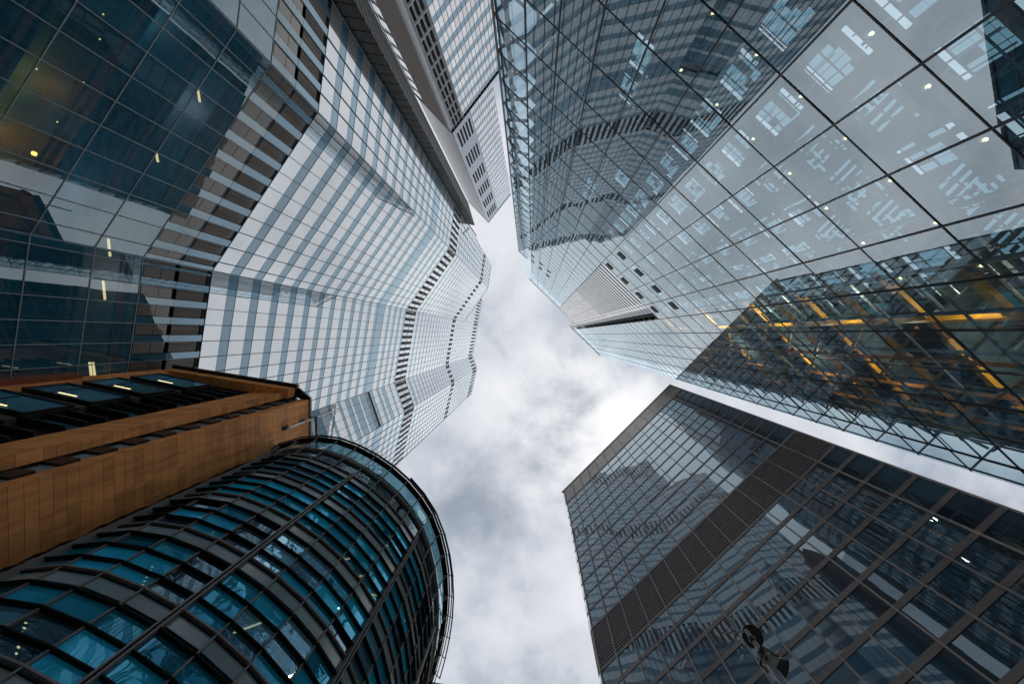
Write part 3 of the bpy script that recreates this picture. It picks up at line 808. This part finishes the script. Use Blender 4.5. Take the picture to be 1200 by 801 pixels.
# top storey: set back teal glass, then the open parapet ring on brackets
PT = Panes(T5, 'parapet_glass', [M['rim_glass']], 60)
for i in range(len(pts) - 1):
    for (d, z0, z1) in ((-.10, 32.55, 34.3), (.18, 34.5, 36.6)):
        a, c = off(i, d), off(i + 1, d); fc = Face(a, c)
        PT.add(fc.pane(.03, fc.L - .03, z0, z1, 0, .006), 0)
PT.done()
for d0_, d1_, z0_, z1_, m_ in ((-.2, .12, 34.3, 34.5, 'bronze'), (.0, .40, 36.62, 36.8, 'fin'), (.42, .50, 36.85, 37.15, 'fin'), (-.3, -.12, 32.5, 32.6, 'bronze')):
    b = MB(); ring(b, d0_, d1_, z0_, z1_); b.build('parapet_rail', M[m_], T5)
b = MB(); ring(b, .62, .70, 37.0, 37.12, 0, 9); ring(b, .9, 1.0, 36.2, 36.35, 0, 9, min(len(pts) - 1, 19)); b.build('cleaning_rail', M['fin'], T5)
for i in range(1, len(pts)):
    b = MB(); p0, p1 = off(i, -.25), off(i, .55)
    b.bar((*off(i, -.05), 32.5), (*off(i, .22), 36.7), .07); b.bar((*p0, 34.4), (*p1, 36.9), .05)
    if i > 9: b.bar((*off(i, .3), 36.7), (*off(i, 1.0), 36.25), .05)
    b.build('bracket', M['bronze'], T5)
b = MB(); b.prism([off(i, -.32) for i in range(len(pts))] + [(-36, 40), (-36, 13)], 34.05, 35.7); b.build('roof', M['core'], T5)

# ================================================================== 6 TERRACOTTA BUILDING (left)
T6 = thing('terracotta_building', (-30, 9, 0), 'orange brown terracotta block at the left edge with stacked black bay windows', 'building')
HB = 43.0; XA = -23.2
def tiles(fc, mb, u0, u1, z0, z1, dz, d=0.0, du=None, th=.12, jit=True):
    z = z0
    while z < z1 - .01:
        e = min(z + dz, z1)
        n = max(1, int(round((u1 - u0) / (du or 9))))
        uu = lin(u0, u1, n)
        if du and jit and n > 1:
            for j in range(1, n): uu[j] += (R() - .5) * .5 * (u1 - u0) / n
        for a, c in zip(uu[:-1], uu[1:]): fc.box(mb, a + .008, c - .008, z + .012, e - .012, d - th, d)
        z = e
body = MB()
body.prism([(XA - .15, 6.85), (XA - .15, 12.5), (-36.9, 12.5), (-36.9, 4.9), (-28.2, 6.6), (-25.3, 6.62)], GND, HB - .1)
body.build('wall', M['bay_side'], T6)
wa = Face((XA, 6.7), (XA, 12.4)); b = MB(); tiles(wa, b, 0, wa.L, GND, HB, .60, du=1.9); b.build('terracotta_wall', M['terracotta'], T6)
ret = Face((XA - .125, 6.7), (XA - .95, 6.7)); b = MB(); tiles(ret, b, 0, ret.L, GND, HB, .60); b.build('wall_return', M['terracotta'], T6)
p2 = Face((-25.13, 5.82), (-25.13, 6.43)); b = MB(); tiles(p2, b, 0, p2.L, GND, HB - .6, .60, th=.3); 
p2s = Face((-25.13, 5.82), (-28.5, 5.83)); tiles(p2s, b, .31, p2s.L, GND, HB - .6, .60, th=.5); b.build('terracotta_pier', M['terracotta'], T6)
b = MB(); b.prism([(-25.45, 6.34), (-25.45, 6.6), (-28.5, 6.6), (-28.5, 6.34)], GND, HB - .6); b.build('pier_core', M['bay_side'], T6)
p1 = Face((-37.4, 3.53), (-36.95, 4.25)); b = MB()
pf = Face((-37.9, 3.5), (-37.0, 3.66)); pf2 = Face((-37.0, 3.66), (-36.9, 4.3))
tiles(pf, b, 0, pf.L, GND, HB - 1.5, .60); tiles(pf2, b, 0, pf2.L, GND, HB - 1.5, .60); b.build('terracotta_pier', M['terracotta'], T6)
# lintel frame across the top
tf = Face((-37.5, 3.52), (-24.5, 5.47)); b = MB(); tiles(tf, b, 0, tf.L, HB - 1.5, HB - .25, 1.25, du=.9, th=.9, jit=False)
b.build('lintel', M['terracotta'], T6)
b = MB(); b.prism([(-37.2, 4.6), (-24.9, 6.45), (-24.9, 6.8), (-37.2, 6.8)], HB - 1.45, HB - .3); b.build('lintel_back', M['bay_side'], T6)
b = MB(); b.prism([(-29.2, 5.9), (-25.5, 6.1), (-25.5, 6.6), (-29.2, 6.6)], HB - 2.2, HB - .62); b.build('pier_head', M['bay_side'], T6)
b = MB(); tf.box(b, -.3, tf.L + .15, HB - .22, HB + .15, -1.2, .35); 
b.prism([(XA + .1, 6.55), (XA + .1, 12.6), (XA - .6, 12.6), (XA - .6, 6.9), (-24.6, 6.4), (-24.4, 5.5)], HB + .02, HB + .32)
b.prism([(XA + .75, 8.5), (XA + .75, 12.0), (XA + .55, 12.0), (XA + .55, 8.5)], HB + .1, HB + .35)
b.bar((XA, 8.6, HB + .2), (XA + .65, 8.6, HB + .22), .12); b.bar((XA, 11.6, HB + .2), (XA + .65, 11.6, HB + .22), .12)
b.build('coping', M['bay_frame'], T6)
b = MB(); cf = Face((-37.9, 3.3), (-30, 4.5)); cf.box(b, -6, .7, 14, 33.4, -.2, .12); b.build('copper_edge', M['copper'], T6)
# recess with bay windows
rw = Face((-36.9, 4.3), (-28.5, 5.98)); b = MB(); rw.box(b, 0, rw.L, GND, HB - 1.5, -.3, -.06); b.build('recess_wall', M['bay_frame'], T6)
zb = 41.0 - 4.1
while zb > 4:
    # one bay per storey
    u0, u1 = .35, 5.6; d = .62
    b = MB()
    rw.box(b, u0, u1, zb + 2.75, zb + 2.95, -.05, d + .05); rw.box(b, u0, u1, zb - .12, zb + .08, -.05, d + .05)
    rw.box(b, u0, u0 + .12, zb + .08, zb + 2.75, -.05, d + .02); rw.box(b, u1 - .12, u1, zb + .08, zb + 2.75, -.05, d + .02)
    rw.box(b, u0 + 1.75, u0 + 1.82, zb + .08, zb + 2.75, d - .06, d + .01)
    o = b.build('bay_window', M['bay_frame'], T6); sub(o)
    g_ = MB(); p8 = rw.pane(u0 + .13, u0 + 1.74, zb + .09, zb + 2.74, d - .03, .004); g_.hexa(p8); g_.build('pane', M['bay_glass'], o)
    g_ = MB(); p8 = rw.pane(u0 + 1.83, u1 - .13, zb + .09, zb + 2.74, d - .03, .004); g_.hexa(p8); g_.build('pane', M['bay_glass'], o)
    b = MB(); rw.box(b, u0 + .1, u1 - .1, zb - .9, zb - .2, -.05, .36); b.build('bay_spandrel', M['bay_side'], T6)
    b = MB(); rw.box(b, u1 + .12, u1 + .25, zb - .2, zb + 3.0, -.05, .5); rw.box(b, u1 + .25, rw.L - .1, zb + 1.2, zb + 1.32, -.05, .42)
    rw.box(b, u1 + .25, rw.L - .1, zb - .1, zb + .02, -.05, .42); rw.box(b, u1 + .25, rw.L - .1, zb + 2.4, zb + 2.52, -.05, .42)
    b.build('side_grille', M['bay_frame'], T6)
    b = MB(); rw.box(b, u1 + .3, rw.L - .1, zb + .1, zb + 1.1, -.05, .05); b.build('side_window', M['bay_glass'], T6)
    if zb > 22:
        b = MB(); rw.box(b, u0 + 2.2, u0 + 3.6, zb + .35, zb + .45, .66, .68); b.build('lit_strip', M['tube'], o)
    zb -= 4.1
# slot between the two piers
sl = Face((-25.1, 6.62), (-24.1, 6.72)); b = MB(); z = 2
while z < HB - 1:
    sl.box(b, 0, sl.L, z, z + 1.0, -.05, .16); sl.box(b, .1, sl.L - .05, z + 1.0, z + 2.0, -.04, .02, 1); z += 2.05
b.build('slot_window', [M['bay_frame'], M['grey_panel']], T6)
# slender mast on brackets
b = MB(); b.tube([(-22.85, 8.68, 38.2), (-22.85, 8.68, 49.5)], [.10, .07], 10); o = b.build('mast', M['white_clad'], T6); sub(o)
for z in (38.6, 41.6):
    b = MB(); b.bar((-22.75, 8.68, z), (XA - .02, 8.68, z), .14, .14); b.prism([(XA, 8.5), (XA + .12, 8.5), (XA + .12, 8.86), (XA, 8.86)], z - .4, z + .4)
    b.build('bracket', M['bay_frame'], o)
b = MB(); b.tube([(-22.85, 8.68, 38.2), (-22.85, 8.68, 38.6)], [.13, .13], 10); b.build('cap', M['bay_frame'], o)

# ================================================================== office block beyond the curved building (seen mirrored)
BX, BY = (-14.0, 87.6)
T9 = thing('office_block', (-40, 100, 0), 'dark teal office block behind the curved building, seen mirrored in the broad glass tower', 'building')
b = MB(); b.prism([(BX - .3, BY + .3), (BX - .3, BY + 37), (-75, BY + 28), (-75, BY - 8.5)], GND, 102.8); b.build('wall', M['core'], T9)
P9 = Panes(T9, 'window', [M['office_glass'], M['teal_panel']]); fr = MB()
for fc in (Face((BX, BY), (-75, BY - 8.8)), Face((BX, BY), (BX, BY + 37))):
    us = lin(0, fc.L, int(fc.L / 3)); z = 30.0
    while z < 99:
        for u0, u1 in zip(us[:-1], us[1:]): P9.add(fc.pane(u0 + .05, u1 - .05, z + .7, z + 3.7, 0, .004), 0 if int(u0 * 3 + z) % 3 else 1)
        fc.box(fr, 0, fc.L, z - .0, z + .5, -.1, .08); z += 3.8
    for u in us: fc.box(fr, u - .06, u + .06, 30, 102.8, -.1, .10)
    fc.box(fr, 0, fc.L, 102.6, 103.2, -.3, .12)
fr.build('window_frame', M['steel_grey'], T9); P9.done()

# ================================================================== 7 FLOODLIGHT COLUMN (bottom right)
def ur(px, py, h):     # where the line of sight of a measured point meets height h
    q = CM @ Vector((px - 600, -(py - 400.5), -FOC)); return Vector((q.x / q.z * h, q.y / q.z * h, h))
T7 = thing('floodlight_column', (6.35, 8.85, 0), 'steel pole with two round floodlights in front of the dark office tower', 'street light')
H7 = 11.5; base = ur(874, 738, H7)
b = MB(); b.tube([(base.x, base.y, GND), (base.x, base.y, 4), (base.x, base.y, H7 - .9), (base.x, base.y, H7 - .85), (base.x, base.y, H7)], [.15, .12, .085, .06, .055], 18)
b.build('pole', M['galv'], T7, smooth=False)
b = MB(); b.tube([(base.x, base.y, GND), (base.x, base.y, GND + .05)], [.28, .28], 20); b.tube([(base.x, base.y, GND + .05), (base.x, base.y, GND + .9)], [.17, .165], 18); b.build('base_plate', M['galv'], T7)
b = MB(); b.tube([(base.x, base.y, H7 - 1.0), (base.x, base.y, H7 - .82)], [.13, .13], 18); b.tube([(base.x, base.y, H7 - .42), (base.x, base.y, H7 - .3)], [.09, .09], 14); b.build('collar', M['lamp_dark'], T7)
arm_end = ur(846, 741, H7 + .1)
b = MB(); b.bar((base.x, base.y, H7 - .05), arm_end, .035); b.bar(ur(862, 737, H7 + .12), ur(874, 756, H7 - .5), .05)
b.bar(ur(857, 735, H7 + .1), ur(861, 741, H7 + .1), .09); b.build('arm', M['galv'], T7)
def flood(c, aim, s, name='floodlight'):
    c = Vector(c); a = Vector(aim).normalized()
    b = MB(); b.tube([c - a * .34 * s, c - a * .28 * s, c - a * .10 * s, c + a * .08 * s], [.07 * s, .15 * s, .205 * s, .215 * s], 28, 0)
    for k in range(5):      # cooling ribs
        q = c - a * (.30 - .035 * k) * s; b.tube([q, q + a * .012 * s], [(.13 + .018 * k) * s] * 2, 24, 0)
    o = b.build(name, M['lamp_body'], T7, smooth=False); sub(o)
    b = MB()                # open shroud: outer and inner wall
    ring_o = [(c + a * .06 * s, .225 * s), (c + a * .14 * s, .235 * s), (c + a * .14 * s, .215 * s), (c + a * .085 * s, .205 * s)]
    b.tube([p for p, _ in ring_o], [r for _, r in ring_o], 28, 0, caps=False)
    b.build('shroud', M['lamp_dark'], o)
    b = MB(); b.tube([c + a * .085 * s, c + a * .10 * s, c + a * .115 * s], [.205 * s, .18 * s, .10 * s], 28); b.build('lens', M['lens'], o, smooth=True)
    side = a.cross(Vector((0, 0, 1))).normalized()
    b = MB()
    for sg in (-1, 1): b.bar(c + side * .235 * s * sg, c + side * .235 * s * sg - a * .40 * s, .02, .06)
    b.bar(c + side * .235 * s - a * .40 * s, c - side * .235 * s - a * .40 * s, .06, .02); b.build('yoke', M['lamp_dark'], o)
    return o
l1 = ur(880, 745, 11.6); eye = Vector((0, 0, 0))
d1 = (eye - l1).normalized() + Vector((.25, .0, 0)); flood(l1, d1, 1.12)
l2 = ur(912, 780, 10.3)
d2 = (eye - l2).normalized() * .75 + Vector((.70, .42, 0)); flood(l2, d2, 1.0)
b = MB(); b.bar((base.x, base.y, H7 - .3), l1 + Vector((-.1, -.05, .3)), .05); b.bar((base.x, base.y, H7 - .9), l2 + Vector((-.25, -.15, .05)), .07)
b.build('bracket', M['lamp_dark'], T7)

# lobby lamps of the faceted tower, on the sight lines of the lobby storeys
for px, py, z, ln, m in ((40, 180, 26.3, 0, 'lamp_amber'), (232, 112, 37.2, .9, 'tube'), (183, 184, 36.5, .7, 'tube'), (127, 290, 33.0, 1.3, 'tube'), (121, 340, 33.0, 1.4, 'tube'),
                         (105, 432, 31.0, 1.0, 'tube'), (109, 432, 31.0, 1.0, 'tube'), (121, 17, 27.8, 0, 'tube'), (117, 46, 27.8, 0, 'tube'), (98, 97, 27.6, 0, 'tube'), (43, 81, 26.6, 0, 'tube'), (67, 143, 27.6, 0, 'tube')):
    # keep the lamp 1.2 m behind the glass whatever the facet
    best = None
    for a, c, top, nb in facets[:5]:
        fc = Face(a, c); d = ur(px, py, 1.0); den = d.dot(fc.n)
        if abs(den) < 1e-6: continue
        s = (fc.o.dot(fc.n) - 1.3) / den; hit = d * s; uu = (hit - fc.o).dot(fc.u)
        if s > 0 and -1 < uu < fc.L + 1: best = hit
    if best is not None:
        if ln: lobby_lamp_or_fill(best.x, best.y, best.z, .09, M[m], ln)
        else: lobby_lamp_or_fill(best.x, best.y, best.z, .15 if m == 'lamp_amber' else .05, M[m])

# ------------------------------------------------------------------ sky and sun
w = bpy.data.worlds.new('World'); sc.world = w; w.use_nodes = True
n = w.node_tree; n.nodes.clear(); N = n.nodes.new; L = n.links.new
out = N('ShaderNodeOutputWorld'); bg = N('ShaderNodeBackground'); L(bg.outputs[0], out.inputs[0])
sun_dir = Vector((0.10, 0.24, 1)).normalized()
el = math.asin(sun_dir.z); az = math.atan2(sun_dir.x, sun_dir.y)
sky = N('ShaderNodeTexSky'); sky.sky_type = 'NISHITA'; sky.sun_disc = False; sky.sun_elevation = el; sky.sun_rotation = az
tc = N('ShaderNodeTexCoord'); sx = N('ShaderNodeSeparateXYZ'); L(tc.outputs['Generated'], sx.inputs[0])
mz = N('ShaderNodeMath'); mz.operation = 'MAXIMUM'; mz.inputs[1].default_value = 0.12; L(sx.outputs[2], mz.inputs[0])
dv = N('ShaderNodeVectorMath'); dv.operation = 'DIVIDE'; cb = N('ShaderNodeCombineXYZ')
for i in range(3): L(mz.outputs[0], cb.inputs[i])
L(tc.outputs['Generated'], dv.inputs[0]); L(cb.outputs[0], dv.inputs[1])      # cloud layer seen from below
def noise(scale, detail, off_, rough=.55, dist=0.0):
    mp = N('ShaderNodeMapping'); mp.inputs['Location'].default_value = off_; L(dv.outputs[0], mp.inputs[0])
    q = N('ShaderNodeTexNoise'); q.inputs['Scale'].default_value = scale; q.inputs['Detail'].default_value = detail
    q.inputs['Roughness'].default_value = rough; q.inputs['Distortion'].default_value = dist; L(mp.outputs[0], q.inputs['Vector']); return q.outputs[0]
n1 = noise(3.4, 8, (0.35, 0.1, 0), .52, .25); n2 = noise(9.0, 6, (4.2, 1.7, 0), .6, .2)
ad = N('ShaderNodeMath'); ad.operation = 'MULTIPLY_ADD'; L(n2, ad.inputs[0]); ad.inputs[1].default_value = .30; L(n1, ad.inputs[2])
ra = N('ShaderNodeValToRGB'); L(ad.outputs[0], ra.inputs[0])
cr_ = ra.color_ramp; cr_.elements[0].position = .32; cr_.elements[0].color = (0.19, 0.23, 0.28, 1)
cr_.elements[1].position = .84; cr_.elements[1].color = (0.78, 0.80, 0.835, 1)
e = cr_.elements.new(.47); e.color = (0.33, 0.38, 0.44, 1); e = cr_.elements.new(.57); e.color = (0.47, 0.515, 0.58, 1); e = cr_.elements.new(.66); e.color = (0.62, 0.65, 0.70, 1)
# thin cloud where the sun stands behind it
dt = N('ShaderNodeVectorMath'); dt.operation = 'DISTANCE'; L(dv.outputs[0], dt.inputs[0]); dt.inputs[1].default_value = (0.12, 0.20, 1)
gm = N('ShaderNodeMapRange'); gm.interpolation_type = 'SMOOTHSTEP'; L(dt.outputs['Value'], gm.inputs[0]); gm.inputs[1].default_value = 0.0; gm.inputs[2].default_value = .30
gm.inputs[3].default_value = 1; gm.inputs[4].default_value = 0
gn = N('ShaderNodeMath'); gn.operation = 'MULTIPLY'; L(gm.outputs[0], gn.inputs[0]); gr = N('ShaderNodeMapRange'); L(ad.outputs[0], gr.inputs[0]); gr.inputs[1].default_value = .5; gr.inputs[2].default_value = .75; gr.inputs[3].default_value = .15; gr.inputs[4].default_value = 1.1; L(gr.outputs[0], gn.inputs[1])
mx = N('ShaderNodeMix'); mx.data_type = 'RGBA'; L(gn.outputs[0], mx.inputs[0]); L(ra.outputs[0], mx.inputs[6]); mx.inputs[7].default_value = (1.05, 1.05, 1.05, 1)
def thick(at_, rad_, k_, src):      # a heavier bank of cloud
    a = N('ShaderNodeVectorMath'); a.operation = 'DISTANCE'; L(dv.outputs[0], a.inputs[0]); a.inputs[1].default_value = (*at_, 1)
    m_ = N('ShaderNodeMapRange'); m_.interpolation_type = 'SMOOTHSTEP'; L(a.outputs['Value'], m_.inputs[0]); m_.inputs[1].default_value = 0; m_.inputs[2].default_value = rad_
    m_.inputs[3].default_value = k_; m_.inputs[4].default_value = 0
    q = N('ShaderNodeMath'); q.operation = 'ADD'; L(src, q.inputs[0]); L(m_.outputs[0], q.inputs[1]); return q.outputs[0]
base_ = ad.outputs[0]
for at_, rad_, k_ in (((-.17, .40), .26, -.13), ((.0, .62), .22, -.05), ((-.05, -.22), .26, .14), ((.02, .0), .2, .03)): base_ = thick(at_, rad_, k_, base_)
L(base_, ra.inputs[0])
sk = N('ShaderNodeVectorMath'); sk.operation = 'SCALE'; sk.inputs['Scale'].default_value = 0.10; L(sky.outputs[0], sk.inputs[0])
fm = N('ShaderNodeMix'); fm.data_type = 'RGBA'; fm.inputs[0].default_value = 0.90; L(sk.outputs[0], fm.inputs[6]); L(mx.outputs[2], fm.inputs[7])
L(fm.outputs[2], bg.inputs[0]); bg.inputs[1].default_value = 1.0
sl_ = bpy.data.lights.new('sun', 'SUN'); sl_.energy = 1.2; sl_.angle = rad(110); sl_.color = (1, .96, .90)
so = bpy.data.objects.new('sun', sl_); col.objects.link(so); so.rotation_euler = sun_dir.to_track_quat('Z', 'Y').to_euler(); so.location = (0, 0, 300)

sc.view_settings.view_transform = 'Standard'; sc.view_settings.look = 'None'; sc.view_settings.exposure = 0.12; sc.view_settings.gamma = 1
sc.cycles.max_bounces = 8; sc.cycles.glossy_bounces = 5; sc.cycles.transparent_max_bounces = 12; sc.cycles.diffuse_bounces = 3
sc.cycles.caustics_reflective = False; sc.cycles.caustics_refractive = False
